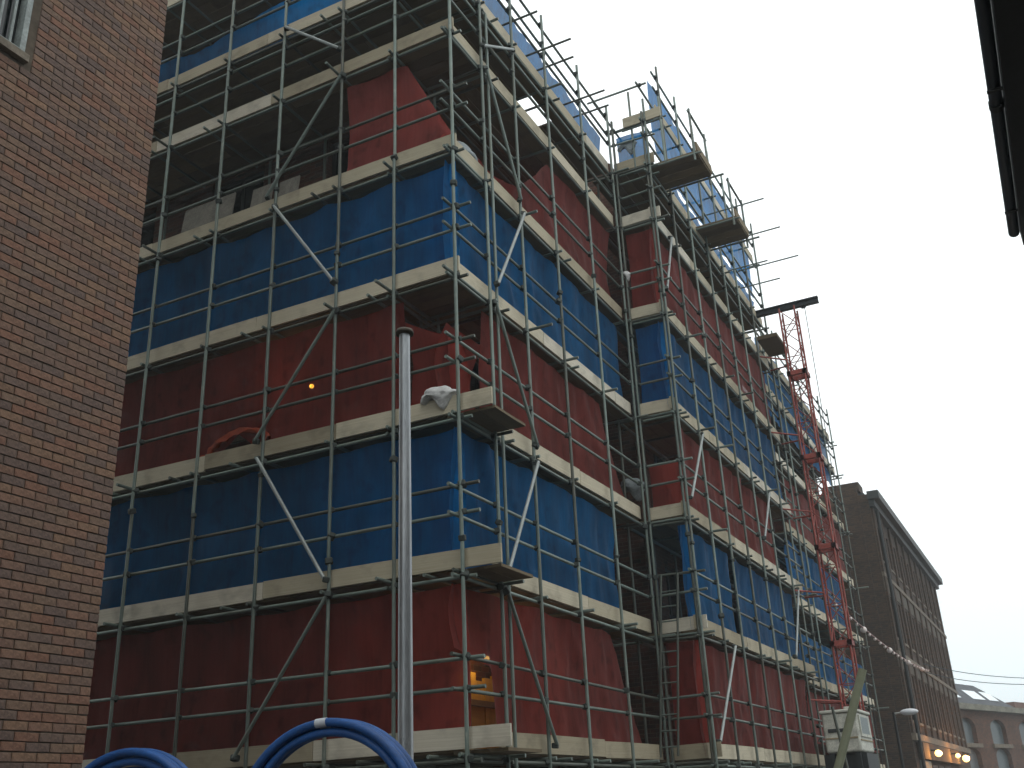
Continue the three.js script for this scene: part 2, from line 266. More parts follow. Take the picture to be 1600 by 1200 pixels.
// two loading platforms cantilevered over the street near the top
for (const [s, y, w, len] of [[0.15, LV.A - 0.03, 0.95, 1.0], [3.3, LV.A + 0.15, 0.85, 1.1]]) {
  for (let k = 0; k < 4; k++) mesh('deck_board', plank(PW(s + k * len / 4 + 0.12, -0.3, y), PW(s + k * len / 4 + 0.12, w, y), V(0, 0, 1), len / 4 - 0.012, 0.038), darkWoodMats[k % 3], scafB);
  bar(scafB, 'transom', PW(s, -0.4, y - 0.05), PW(s, w + 0.1, y - 0.05)); bar(scafB, 'transom', PW(s + len, -0.4, y - 0.05), PW(s + len, w + 0.25, y - 0.05));
  mesh('toe_board', plank(PW(s, w, y + 0.12), PW(s + len, w, y + 0.12), V(0, 1, 0), 0.2, 0.036), darkWoodMats[2], scafB);
  for (const e of [s, s + len]) { bar(scafB, 'standard', PW(e, w - 0.05, y - 0.2), PW(e, w - 0.05, y + 1.05)); }
  bar(scafB, 'guardrail', PW(s - 0.1, w - 0.05, y + 0.95), PW(s + len + 0.1, w - 0.05, y + 0.95));
}
for (const [s, y, e] of [[5.6, LV.A + 0.9, 1.4], [6.0, LV.A + 0.3, 0.9], [7.0, LV.A + 0.75, 1.5], [7.3, LV.A + 0.4, 0.9], [4.6, LV.A + 1.2, 1.3]]) bar(scafB, 'transom', PW(s, -0.6, y), PW(s, e, y), steelMats[1], 0.018);
finishCouplers(scafB);
const scafC = thing('scaffold', 'farthest scaffold with torn netting, seen through and behind the red hoist mast', 'scaffold');
run(scafC, PF, SF, { levels: ALL, top: 14.9, s0: 0, deck0: 0.1, rails: () => [0.65, 0.99] });
finishCouplers(scafC);

// ---------------------------------------------------------------- debris netting, each sheet a thing
let netNo = 0;
function net(label, mat, P, s0, s1, yb, yt, o = {}) {
  const nx = Math.max(10, Math.round((s1 - s0) * 14)), ny = 18, pos = [], uv = [], idx = [], ph = netNo++ * 7.31;
  const fb = typeof yb === 'function' ? yb : () => yb, ft = typeof yt === 'function' ? yt : () => yt;
  for (let j = 0; j <= ny; j++) for (let i = 0; i <= nx; i++) {
    const a = i / nx, b = j / ny; let s = s0 + (s1 - s0) * a; if (o.skew) s += o.skew(a, b);
    const y0 = fb(s), y1 = ft(s), y = y0 + (y1 - y0) * b;
    const fold = (fbm(s * 2.3 + ph, y * 0.7 + ph, 256, 256, 3) - 0.5) * 0.12 + (fbm(s * 7 + ph, y * 2.3, 256, 256, 2) - 0.5) * 0.022;
    const bell = Math.sin(Math.PI * b) * (o.bell ?? 0.05);
    const sagTop = o.rigid ? 0 : -Math.pow(b, 5) * (0.04 * Math.abs(Math.sin(Math.PI * s / 1.15)) * fbm(s * 0.9 + ph, 1.7, 256, 256, 2) * 1.6);
    const crease = (Math.abs(fbm((s + y * 0.8) * 2.1 + ph, (s - y) * 0.5, 256, 256, 2) - 0.5) - 0.12) * 0.1;
    const p = P(s, Math.min(-0.128, -0.2 - bell + fold + crease), y + sagTop); pos.push(p.x, p.y, p.z); uv.push(s / 2 + ph * 0.37, y / 2 + ph * 0.11);
  }
  for (let j = 0; j < ny; j++) for (let i = 0; i < nx; i++) { const k = j * (nx + 1) + i; idx.push(k, k + 1, k + nx + 2, k, k + nx + 2, k + nx + 1); }
  const g = new THREE.BufferGeometry(); g.setAttribute('position', new THREE.Float32BufferAttribute(pos, 3)); g.setAttribute('uv', new THREE.Float32BufferAttribute(uv, 2)); g.setIndex(idx); g.computeVertexNormals();
  return solo(blueNets.includes(mat) ? 'blue_debris_net' : 'red_debris_net', g, mat, label, 'netting', blueNets.includes(mat) ? 'blue debris nets on the scaffold' : 'red debris nets on the scaffold');
}
const T = (L) => LV[L] - 0.15, Bt = (L) => LV[L] + 0.03, lerp = (a, b, t) => a + (b - a) * Math.max(0, Math.min(1, t));
// lane face
net('short blue net along the uppermost boards of the lane face', blueNets[2], PL, 1.0, 9, Bt('A'), (s) => LV.A + 0.85 + 0.12 * Math.sin(s * 2.1));
net('red net hung like a curtain in the top corner bay, slanting edge', redNets[2], PL, 0.1, 2.0, Bt('C'), (s) => (s < 0.9 ? lerp(LV.C + 0.3, T('B'), (s - 0.1) / 0.8) : T('B') - 0.02), { bell: 0.1 });
net('upper blue net on the lane face, below the red curtain', blueNets[0], PL, 0.08, 9, Bt('D'), T('C'));
net('upper red net on the lane face, between two blue bands, lit bulb behind', redNets[1], PL, 0.95, 9, (s) => Bt('E') + 0.46 * Math.max(0, 1 - Math.abs(s - 3.8) / 0.62), T('D'));
net('red net sagging low in the corner bay behind the lamp column top', redNets[1], PL, 0.08, 0.94, Bt('E'), (s) => lerp(LV.E + 1.05, LV.E + 1.55, s / 0.94), { bell: 0.2 });
net('lower blue net on the lane face, the widest dark blue band', blueNets[1], PL, 0.08, 9, Bt('F'), T('E'));
net('lowest red net on the lane face, above the blue pipe coils', redNets[1], PL, 0.08, 9, Bt('G'), T('F'));
// street face of the corner scaffold
net('see-through pale blue net along the top rails against the white sky', blueNets[2], PR, 0.1, 6.5, Bt('A'), LV.A + 0.9);
net('red net with sagging top edge, uppermost on the street face', redNets[2], PR, 0.1, 6.5, Bt('C'), (s) => (s < 2.3 ? lerp(LV.C + 0.3, LV.C + 0.62, s / 2.3) : s < 3.2 ? lerp(LV.C + 0.62, T('B') - 0.5, (s - 2.3) / 0.9) : lerp(T('B') - 0.5, T('B'), (s - 3.2) / 0.5)), { bell: 0.1 });
net('upper blue net on the street face, wrapping away from the corner', blueNets[0], PR, 0.08, 6.5, Bt('D'), T('C'));
net('middle red net on the street face with a slanting far edge', redNets[0], PR, 1.0, 5.2, Bt('E'), T('D'), { skew: (a, b) => a * a * 1.15 * (1 - b) });
net('lower red drop in the corner bay of the street face', redNets[1], PR, 0.1, 0.97, Bt('E'), LV.E + 1.3, { bell: 0.2 });
net('lower blue net on the street face, under the middle red one', blueNets[0], PR, 0.15, 5.5, Bt('F'), T('E'));
net('lowest red net on the street face, its free edge flaring by the ladder', redNets[0], PR, 0.1, 5.0, (s) => (s < 0.9 ? LV.G + 1.15 - 0.2 * s : s < 1.05 ? lerp(LV.G + 0.97, Bt('G'), (s - 0.9) / 0.15) : Bt('G')), T('F'), { skew: (a, b) => a * a * 1.2 * (1 - b) });
// return of the projecting scaffold
net('narrow blue net on the short return near the roof', blueNets[2], PT, 0.06, 0.72, Bt('A'), LV.A + 0.9, { rigid: true });
net('narrow red net on the short return, uppermost', redNets[0], PT, 0.06, 0.72, Bt('C'), T('B'), { rigid: true });
net('narrow blue net on the short return, below the uppermost red', blueNets[1], PT, 0.06, 0.72, Bt('D'), T('C'), { rigid: true });
net('half-height red net on the short return under a dark opening', redNets[1], PT, 0.06, 0.72, Bt('E'), LV.E + 1.05, { rigid: true });
net('blue strip of net at the outer corner beside the ladder top', blueNets[1], PT, 0.5, 0.74, Bt('F'), T('E'), { rigid: true });
net('narrow red net on the short return behind the ladder', redNets[1], PT, 0.06, 0.72, Bt('G'), T('F'), { rigid: true });
// projecting street scaffold
net('long blue net above the projecting scaffold against the sky', blueNets[2], PW, 1.2, 9, LV.A + 0.8, LV.Z + 0.95, { bell: 0.02 });
net('pale blue net along the roof edge of the projecting scaffold', blueNets[2], PW, 1.4, 9, Bt('A'), LV.A + 0.75);
net('uppermost red net on the projecting scaffold', redNets[2], PW, 0.08, 9, Bt('C'), T('B'));
net('upper blue net on the projecting scaffold', blueNets[1], PW, 0.08, 9, Bt('D'), T('C'));
net('middle red net on the projecting scaffold, between blue bands', redNets[0], PW, 0.6, 7.4, Bt('E'), T('D'));
net('lower blue net on the projecting scaffold with a dark slit', blueNets[0], PW, 0.08, 3.05, Bt('F'), T('E'));
net('lower blue net past the dark slit of the projecting scaffold', blueNets[1], PW, 3.35, 8.2, Bt('F'), T('E'));
net('lowest red net on the projecting scaffold', redNets[0], PW, 0.08, 8.4, Bt('G'), T('F'));
// farthest scaffold
net('far blue net high up behind the hoist mast', blueNets[2], PF, 0.1, 9.5, LV.C + 1.5, LV.A + 0.5);
net('far red net behind the middle of the hoist mast', redNets[2], PF, 1.0, 9.5, Bt('D'), T('C'));
net('far blue net behind the lower middle of the hoist mast', blueNets[2], PF, 0.1, 7.5, Bt('E'), T('D'));
net('far pale blue net low behind the hoist mast', blueNets[2], PF, 0.1, 9.5, Bt('F'), LV.F + 1.3);
net('farthest red net by the foot of the hoist mast', redNets[0], PF, 0.1, 9.5, LV.G + 0.6, T('F'));

// ---------------------------------------------------------------- things left on the scaffold
function cloth(name, label, mat, cx, cy, cz, w, h, d, cat = 'sheet') { // crumpled sheet draped over an edge
  const g = new THREE.SphereGeometry(0.5, 26, 18), p = g.attributes.position;
  for (let i = 0; i < p.count; i++) { const x = p.getX(i), y = p.getY(i), z = p.getZ(i), k = 0.72 + 0.6 * fbm(x * 5 + 9 + cx, y * 5 + z * 4 + 7, 256, 256, 3); p.setXYZ(i, x * w * k, y * h * k * (y < 0 ? 0.7 + 0.6 * Math.sin(x * 9) : 0.8), z * d * k); }
  g.computeVertexNormals(); g.translate(cx, cy, cz); return solo(name, g, mat, label, cat);
}
const clothMat = S({ color: 0xf6f6f4, map: grimeTex, roughness: 0.9, side: THREE.DoubleSide });
const clothGrey = S({ color: 0xa9b3b6, map: grimeTex, roughness: 0.9, side: THREE.DoubleSide });
cloth('sheet', 'crumpled white sheet draped over the toe board behind the lamp column', clothMat, -0.36, 6.56, -0.09, 0.5, 0.3, 0.26);
cloth('sheet', 'small white rag tied to the rail of the short return', clothMat, 0.05, 11.25, -6.62, 0.16, 0.2, 0.14);
cloth('sheet', 'grey plastic sheet bunched on the blue net near the roof', clothGrey, 0.3, 14.28, -6.74, 0.42, 0.34, 0.1);
cloth('sheet', 'pale crumpled sheeting on the upper boards near the corner', clothGrey, -0.22, 10.6, -0.75, 0.2, 0.42, 0.7);
cloth('sheet', 'dull pale bundle lying in the dark opening above the half-height net', clothGrey, -0.3, 7.0, -6.8, 0.5, 0.4, 0.4);
{ // plaster boards leaning behind the lane face rails
  const pb = S({ color: 0x8f8b80, map: grimeTex, roughness: 0.95 });
  [[-5.0, 1.1, 0.95, 'wide grey board leaning behind the rails at the left'], [-3.85, 0.42, 0.85, 'narrow grey board leaning beside the wide one'], [-3.3, 0.4, 0.8, 'grey board leaning by the slanting brace']].forEach(([x, w, h, l]) => {
    const g = new RoundedBoxGeometry(w, h, 0.03, 1, 0.006); g.rotateX(-0.14); g.translate(x, LV.C + 0.03 + h / 2, -0.42); solo('plasterboard', g, pb, l, 'board', 'grey boards stored on the upper lane platform');
  });
  const yb = S({ color: 0xb98a2c, map: grimeTex, roughness: 0.8 });
  const g = new RoundedBoxGeometry(0.16, 0.4, 0.2, 2, 0.03); g.translate(-5.95, LV.C + 0.24, -0.5); solo('drum', g, yb, 'yellow container at the far left of the upper platform', 'container');
}
{ // ladder on the return
  const l = thing('ladder', 'grey ladder with many rungs tied in the recess beside the projecting scaffold', 'ladder');
  const LX = (y) => -0.06 + (y - 2.48) * 0.1; // leans slightly sideways
  for (const o of [0, 0.3]) mesh('stile', rod(V(LX(2.25) + o, 2.3, -6.4), V(LX(5.2) + o, 5.25, -6.45), 0.02), steelMats[2], l);
  for (let y = 2.45; y < 5.2; y += 0.25) mesh('rung', rod(V(LX(y), y, -6.4 - (y - 2.3) * 0.017), V(LX(y) + 0.3, y, -6.4 - (y - 2.3) * 0.017), 0.013, 8), steelMats[1], l);
}
{ // yellow timber boards behind the corner bay, with a work lamp shining on them
  const yel = S({ color: 0xf0cc62, map: woodTex, roughness: 0.8 });
  const d = thing('hoarding', 'row of lamp-lit yellow boards seen under the lowest red net at the corner', 'hoarding');
  for (let i = 0; i < 7; i++) { const z = -1.75 - i * 0.24; mesh('board', box(-1.3, -1.255 - (i % 2) * 0.012, 2.3, 3.3 + (i % 3) * 0.05, z - 0.225, z, 1), yel, d); }
  mesh('rail', box(-1.25, -1.21, 2.95, 3.03, -3.4, -1.76), darkWoodMats[0], d);
  const w = thing('work_lamp', 'small lit work lamp hanging in front of the yellow boards', 'lamp'), p = V(-0.98, 3.55, -2.3);
  mesh('bulb', new THREE.SphereGeometry(0.035, 14, 10).translate(p.x, p.y, p.z), S({ color: 0xffe0a0, emissive: 0xffc870, emissiveIntensity: 6 }), w);
  mesh('flex', rod(V(p.x, p.y + 0.03, p.z), V(p.x, LV.F - 0.01, p.z), 0.006, 6), darkPaint, w);
  const l = new THREE.PointLight(0xffc880, 0.42); l.position.set(p.x - 0.06, p.y, p.z); l.castShadow = true; w.add(l);
}
{ // bunched net on the boards of the lane face
  const pts = []; for (let i = 0; i <= 14; i++) { const a = i / 14; pts.push(PL(3.2 + a * 1.25, -0.15 - 0.05 * Math.sin(a * 9), LV.E + 0.3 + 0.2 * Math.sin(Math.PI * Math.pow(a, 0.7)) - (a > 0.9 ? 0.08 : 0))); }
  const g = curveTube(pts, 0.045, 70, 12), q = g.attributes.position; for (let i = 0; i < q.count; i++) { const k = (fbm(q.getX(i) * 9, q.getY(i) * 14, 256, 256, 3) - 0.5) * 0.07; q.setXYZ(i, q.getX(i), q.getY(i) + k, Math.min(-0.125, q.getZ(i) + k)); } g.computeVertexNormals();
  solo('bunched_net', g, S({ color: 0xc2502a, map: netTex, roughness: 0.9 }), 'bunched orange red netting arched over a dark gap on the lane face', 'netting');
}
{ // bulb behind the upper red net
  const b = thing('site_lamp', 'small lit bulb glowing through the upper red net', 'lamp');
  const p = V(-3.1, 7.63, -0.95);
  mesh('bulb', new THREE.SphereGeometry(0.035, 14, 10).translate(p.x, p.y, p.z), S({ color: 0xffd070, emissive: 0xffb040, emissiveIntensity: 14 }), b);
  mesh('flex', rod(V(p.x, p.y + 0.03, p.z), V(p.x, LV.D - 0.02, p.z), 0.006, 6), darkPaint, b);
  const l = new THREE.PointLight(0xffb860, 0.12); l.position.set(p.x, p.y, p.z + 0.06); l.castShadow = true; b.add(l);
}

// ---------------------------------------------------------------- near brick building on the left
{
  const b = thing('brick_house', 'near brown brick building at the left edge with a barred window high up', 'building');
  const X = -1.2, z0 = 4.155, z1 = 14, H = 18, wz0 = 5.71, wz1 = 6.85, wy0 = 8.1, wy1 = 9.75, mortar = S({ color: 0x6c6052, map: rep(grimeTex, 1, 1), roughness: 1 });
  const core = (n, ...a) => mesh(n, box(...a, 0.5), mortar, b), xf = X - 0.012;
  core('wall', -10, xf, 0, wy0, z0, z1); core('wall', -10, xf, wy1, H, z0, z1); core('wall', -10, xf, wy0 + 0.001, wy1 - 0.001, z0, wz0); core('wall', -10, xf, wy0 + 0.001, wy1 - 0.001, wz1, z1);
  core('wall', -10, X - 0.3, wy0 + 0.002, wy1 - 0.002, wz0 + 0.001, wz1 - 0.001);
  // bricks
  const variants = []; for (let v = 0; v < 4; v++) { const g = new RoundedBoxGeometry(0.06, 0.065, 0.215, 1, 0.004), p = g.attributes.position; for (let i = 0; i < p.count; i++) p.setXYZ(i, p.getX(i) + (fbm(p.getY(i) * 60 + v * 9, p.getZ(i) * 30, 256, 256, 2) - 0.5) * 0.004, p.getY(i) + (fbm(p.getZ(i) * 25 + v * 5, 3, 256, 256, 2) - 0.5) * 0.005, p.getZ(i)); g.computeVertexNormals(); variants.push(boxUV(g, 4, 4)); }
  const half = variants[0].clone(); half.scale(1, 1, 0.475);
  const tones = [[150, 115, 96], [142, 111, 95], [136, 110, 96], [152, 120, 98], [129, 107, 96], [143, 116, 98], [124, 103, 94], [148, 109, 90]].map((c) => new THREE.Color(`rgb(${c.join(',')})`));
  const mats = tones.map((c) => S({ color: c, map: brickFaceTex, bumpMap: brickFaceTex, bumpScale: 0.003, roughness: 0.95 }));
  const list = [], q = V(0, 0, 0), cell = 0.225;
  for (let r = 13; r * 0.075 < 11.6; r++) for (let k = 0; k < 20; k++) {
    const y = r * 0.075 + 0.0375, off = r % 2 ? -0.1125 : 0; let za = z0 + k * cell + off, zb = za + 0.215, hf = false;
    if (za < z0 - 0.01) { za = z0; hf = true; }
    if (zb > wz0 - 0.02 && za < wz1 && y > wy0 - 0.1 && y < wy1 + 0.04) { if (za < wz0 - 0.13) { hf = true; } else continue; }
    const zc = hf ? za + 0.051 : za + 0.1075; q.set(X, y, zc); const dist = q.distanceTo(camera.position), s = q.clone().project(camera);
    list.push({ x: X - 0.03 + rr(-0.0025, 0.0025), y: y + rr(-0.0015, 0.0015), z: zc, hf, dist, seen: Math.abs(s.x) < 0.99 && Math.abs(s.y) < 0.99 && !hf, t: Math.floor(rnd() * 8), v: Math.floor(rnd() * 4), k: rr(0.82, 1.12) });
  }
  const near = new Set(list.filter((e) => e.seen).sort((a, c) => a.dist - c.dist).slice(0, 290));
  const rest = list.filter((e) => !near.has(e));
  for (const e of near) { const m = mesh('brick', variants[e.v], mats[e.t], b); m.position.set(e.x, e.y, e.z); m.rotation.set(0, rr(-0.006, 0.006), rr(-0.01, 0.01)); }
  const im = new THREE.InstancedMesh(variants[1], S({ color: 0xffffff, map: brickFaceTex, bumpMap: brickFaceTex, bumpScale: 0.003, roughness: 0.95 }), rest.length), M = new THREE.Matrix4(), qq = new THREE.Quaternion(), eu = new THREE.Euler();
  rest.forEach((e, i) => { eu.set(0, rr(-0.006, 0.006), rr(-0.01, 0.01)); M.compose(V(e.x, e.y, e.z), qq.setFromEuler(eu), V(1, 1, e.hf ? 0.475 : 1)); im.setMatrixAt(i, M); im.setColorAt(i, tones[e.t].clone().multiplyScalar(e.k)); });
  im.name = 'brick'; im.userData.kind = 'stuff'; im.castShadow = im.receiveShadow = true; b.add(im);
  // window
  const fr = S({ color: 0xa9b3b0, map: grimeTex, roughness: 0.5 }), w = new THREE.Group(); w.name = 'window'; b.add(w);
  mesh('frame', mergeGeometries([box(X - 0.09, X + 0.012, wy0 + 0.05, wy1, wz0, wz0 + 0.055), box(X - 0.09, X + 0.012, wy0 + 0.05, wy1, wz1 - 0.055, wz1), box(X - 0.09, X + 0.01, wy0 + 0.05, wy0 + 0.09, wz0 + 0.055, wz1 - 0.055), box(X - 0.09, X + 0.01, wy1 - 0.05, wy1, wz0 + 0.055, wz1 - 0.055)]), fr, w);
  for (let k = 1; k < 9; k++) mesh('bar', box(X - 0.06, X - 0.035, wy0 + 0.09, wy1 - 0.05, wz0 + k * 0.127 - 0.012, wz0 + k * 0.127 + 0.012), fr, w);
  mesh('pane', box(X - 0.1, X - 0.094, wy0 + 0.06, wy1 - 0.02, wz0 + 0.02, wz1 - 0.02), darkGlass, w);
  mesh('sill', box(X - 0.1, X + 0.05, wy0 - 0.03, wy0 + 0.047, wz0 - 0.03, wz1 + 0.03), stone, w);
}

// ---------------------------------------------------------------- building on the right whose eave hangs over the camera's side
{
  const b = thing('eave_building', 'dark overhanging eave and gutter of a building at the upper right corner', 'building');
  mesh('wall', box(6.9, 14, 0, 6.95, -0.6, 24, 1 / 1.8, 1 / 1.2), brickOld, b);
  mesh('soffit', box(6.62, 7.0, 6.955, 7.0, -0.69, 24.2), darkPaint, b);
  mesh('fascia', box(6.585, 6.617, 6.93, 7.16, -0.69, 24.2), darkPaint, b);
  const g = new THREE.CylinderGeometry(0.055, 0.055, 24.6, 14, 1, false); g.rotateX(Math.PI / 2); g.translate(6.525, 7.06, 11.7); mesh('gutter', g, S({ color: 0x1c2a34, roughness: 0.5 }), b);
  const rf = new THREE.BufferGeometry(); { const p = [6.6, 7.17, -0.75, 10.4, 9.4, -0.75, 10.4, 9.4, 24.3, 6.6, 7.17, 24.3, 14, 7.17, -0.75, 14, 7.17, 24.3]; rf.setAttribute('position', new THREE.Float32BufferAttribute(p, 3)); rf.setAttribute('uv', new THREE.Float32BufferAttribute([0, 0, 0, 4, 20, 4, 20, 0, 0, 0, 20, 0], 2)); rf.setIndex([0, 2, 1, 0, 3, 2, 1, 2, 4, 4, 2, 5, 0, 1, 4, 3, 5, 2, 0, 4, 5, 0, 5, 3]); rf.computeVertexNormals(); } mesh('roof', rf, slate, b);
  for (let z = 0; z < 24; z += 2.2) mesh('gutter_bracket', box(6.46, 6.584, 6.985, 7.0, z, z + 0.035), darkPaint, b);
  for (const z of [1.9, 5.8, 9.7, 13.6]) mesh('gutter_joint', new THREE.CylinderGeometry(0.062, 0.062, 0.09, 14).rotateX(Math.PI / 2).translate(6.525, 7.06, z), darkPaint, b);
  mesh('wall_plate', box(6.87, 6.898, 6.6, 6.95, -0.6, 24), stone, b);
}

// ---------------------------------------------------------------- old warehouse down the street
{
  const b = thing('warehouse', 'old dark brick warehouse with rows of tall windows, beyond the red hoist mast', 'building');
  const R = new THREE.Matrix4().makeTranslation(0.5, 0, -32.2).multiply(new THREE.Matrix4().makeRotationY(Math.PI / 2));
  const holes = [], n = 10, st = 2.03;
  for (const [y0, y1] of [[4.15, 6.0], [7.25, 8.9], [10.3, 11.75]]) for (let i = 0; i < n; i++) holes.push([0.75 + i * st, 0.75 + i * st + 0.95, y0, y1]);
  wallWithHoles(b, 'street_wall', 21.3, 12.9, holes, 0.4, brickOld, R);
  mesh('gable_wall', box(-11, 0.1 - 0.003, 0, 13.2, -32.6, -32.2, 1 / 1.8, 1 / 1.2), brickOld, b);
  mesh('rear_wall', box(-11, 0.1, 0, 12.9, -53.9, -53.5, 1 / 1.8, 1 / 1.2), brickOld, b);
  mesh('roof', box(-11, 0.3, 12.92, 13.1, -53.6, -32.65, 0.3), slate, b);
  for (const [y, h, d] of [[9.55, 0.16, 0.1], [6.5, 0.16, 0.1], [3.4, 0.25, 0.16]]) mesh('string_course', box(0.503, 0.5 + d, y, y + h, -53.5, -32.2, 0.5), stone, b);
  mesh('stone_band', box(0.503, 0.53, 9.0, 9.54, -53.5, -32.2, 0.5), S({ color: 0x6f675c, map: grimeTex, roughness: 0.95 }), b);
  mesh('stone_band', box(0.503, 0.53, 6.05, 6.49, -53.5, -32.2, 0.5), S({ color: 0x6f675c, map: grimeTex, roughness: 0.95 }), b);
  mesh('cornice', mergeGeometries([box(0.503, 0.72, 12.35, 12.62, -53.6, -32.1, 0.5), box(0.503, 0.95, 12.623, 12.95, -53.8, -31.95, 0.5)]), darkPaint, b);
  for (let i = 0; i <= n; i++) mesh('pilaster', box(0.503, 0.59, 3.66, 12.34, -32.25 - i * st - 0.35 - 0.0, -32.25 - i * st, 1 / 1.8, 1 / 1.2), brickOld, b);
  mesh('downpipe', rod(V(0.68, 0, -32.75), V(0.68, 12.3, -32.75), 0.07), darkPaint, b);
  mesh('chimney', box(-1.3, 0.2, 13.11, 13.5, -33.3, -32.3, 1 / 1.8, 1 / 1.2), brickOld, b); mesh('chimney', box(-4.5, -1.9, 13.2, 14.1, -33.2, -32.2, 1 / 1.8, 1 / 1.2), brickOld, b);
  const shop = new THREE.Group(); shop.name = 'shopfront'; b.add(shop);
  mesh('fascia', box(0.51, 0.75, 2.75, 3.35, -47.5, -33, 0.5), S({ color: 0x4a3a2c, map: grimeTex, roughness: 0.8 }), shop);
  mesh('panel', box(0.51, 0.62, 0.2, 2.72, -35.6, -33.2, 0.5), S({ color: 0x9aa09c, map: grimeTex, roughness: 0.8 }), shop);
  for (let k = 0; k < 5; k++) { mesh('pane', box(0.51, 0.56, 0.6, 2.6, -38.2 - k * 2.1, -36.4 - k * 2.1), darkGlass, shop); }
}
{ // three lit lamps over the shopfront
  for (const [z, y, l, r] of [[-35.1, 2.98, 'nearest lit lamp over the shopfront of the warehouse', 0.13], [-42.4, 3.05, 'middle lit lamp over the shopfront of the warehouse', 0.1], [-46.0, 3.0, 'brightest farthest lit lamp over the shopfront of the warehouse', 0.16]]) {
    const t = thing('shop_lamp', l, 'lamp', 'lamps over the shopfront');
    mesh('globe', new THREE.SphereGeometry(r, 18, 14).translate(1.0, y, z), S({ color: 0xfff0c8, emissive: 0xffc870, emissiveIntensity: 5 }), t);
    mesh('bracket', rod(V(0.752, y + r, z), V(1.0, y + r * 0.9, z), 0.03, 8), darkPaint, t);
    const p = new THREE.PointLight(0xffa850, 7); p.position.set(1.0 + r + 0.05, y, z); p.castShadow = true; t.add(p);
  }
}

// ---------------------------------------------------------------- building closing the street far away
{
  const b = thing('far_building', 'distant brick building with arched windows and a grey roof with skylights', 'building');
  const a = THREE.MathUtils.degToRad(17.2), O = V(-0.9, 0, -58.4), D = V(Math.sin(a), 0, -Math.cos(a)), N = V(Math.cos(a), 0, Math.sin(a));
  const M = new THREE.Matrix4().makeBasis(D, V(0, 1, 0), N).setPosition(O);
  const W = 44, H = 6.2, sh = new THREE.Shape([[0, 0], [W, 0], [W, H], [0, H]].map((p) => new THREE.Vector2(...p)));
  const wins = [];
  for (let i = 0; i < 6; i++) { const x0 = 2.0 + i * 4.9, w = 2.5; wins.push([x0, w, 4.25, 5.2], [x0, w, 1.6, 3.45]); }
  const arch = (x0, w, y0, y1, Sh) => { const p = new Sh(); p.moveTo(x0, y0); p.lineTo(x0, y1); p.absellipse(x0 + w / 2, y1, w / 2, 0.55, Math.PI, 0, true); p.lineTo(x0 + w, y0); p.lineTo(x0, y0); return p; };
  for (const [x0, w, y0, y1] of wins) sh.holes.push(arch(x0, w, y0, y1, THREE.Path));
  const g = new THREE.ExtrudeGeometry(sh, { depth: 0.35, bevelEnabled: false, curveSegments: 10 }); g.translate(0, 0, -0.35); boxUV(g, 1 / 1.8, 1 / 1.2); g.applyMatrix4(M);
  mesh('wall', g, S({ color: 0xc4c0b8, map: brickWallTex, roughness: 0.95 }), b);
  const pane = S({ color: 0x4c585c, roughness: 0.35 });
  for (const [x0, w, y0, y1] of wins) { mesh('window', new THREE.ExtrudeGeometry(arch(x0, w, y0, y1, THREE.Shape), { depth: 0.03, bevelEnabled: false }).translate(0, 0, -0.3).applyMatrix4(M), pane, b); mesh('sill', box(x0 - 0.3, x0 + w + 0.3, y0 - 0.25, y0 - 0.01, 0.003, 0.15).applyMatrix4(M), stone, b); }
  mesh('eave', box(-0.3, W, H + 0.003, H + 0.35, -0.3, 0.4, 0.4).applyMatrix4(M), S({ color: 0x9c9a8c, map: grimeTex, roughness: 0.9 }), b);
  // hipped roof
  const rp = [[-0.2, H + 0.36, 0.3], [11, H + 0.36, 0.3], [-0.2, H + 1.85, -1.3], [8.8, H + 1.85, -1.3], [-0.2, H + 0.36, -6.3], [11, H + 0.36, -6.3]];
  const rg = new THREE.BufferGeometry(); rg.setAttribute('position', new THREE.Float32BufferAttribute(rp.flat(), 3)); rg.setAttribute('uv', new THREE.Float32BufferAttribute(rp.flatMap((p) => [p[0] / 3, p[2] / 3]), 2)); rg.setIndex([0, 1, 3, 0, 3, 2, 1, 5, 3, 2, 3, 5, 2, 5, 4, 0, 2, 4, 0, 4, 5, 0, 5, 1]); const rn = rg.toNonIndexed(); rn.computeVertexNormals();
  const roof = mesh('roof', rn.applyMatrix4(M), slate, b);
  mesh('roof', box(11.1, W, H + 0.36, H + 0.75, -9, 0.3, 0.4).applyMatrix4(M), S({ color: 0x8c6a60, map: grimeTex, roughness: 0.9 }), b);
  const dir = V(0, 1.49, -1.6).normalize(), nrm = V(0, 1.6, 1.49).normalize();
  for (const [x, w] of [[1.0, 1.7], [4.4, 2.0], [7.2, 1.6]]) { const c = (s, t) => V(x + s * w, H + 0.36, 0.3).addScaledVector(dir, 0.5 + t * 0.9).addScaledVector(nrm, 0.06); const q = [c(0.4, 0), c(1.4, 0), c(1.4, 1), c(0.4, 1)]; const lower = q.map((v) => v.clone().addScaledVector(nrm, -0.1)); const all = [...q, ...lower], sg = new THREE.BufferGeometry(); sg.setAttribute('position', new THREE.Float32BufferAttribute(all.flatMap((v) => [v.x, v.y, v.z]), 3)); sg.setIndex([0, 1, 2, 0, 2, 3, 0, 4, 5, 0, 5, 1, 1, 5, 6, 1, 6, 2, 2, 6, 7, 2, 7, 3, 3, 7, 4, 3, 4, 0]); const s2 = sg.toNonIndexed(); s2.computeVertexNormals(); mesh('skylight', s2.applyMatrix4(M), S({ color: 0xe6eef2, roughness: 0.12, metalness: 0.8 }), roof); }
  mesh('back_wall', box(0, W, 0, H, -10.2, -0.36, 0.5).applyMatrix4(M), brickWall, b);
}

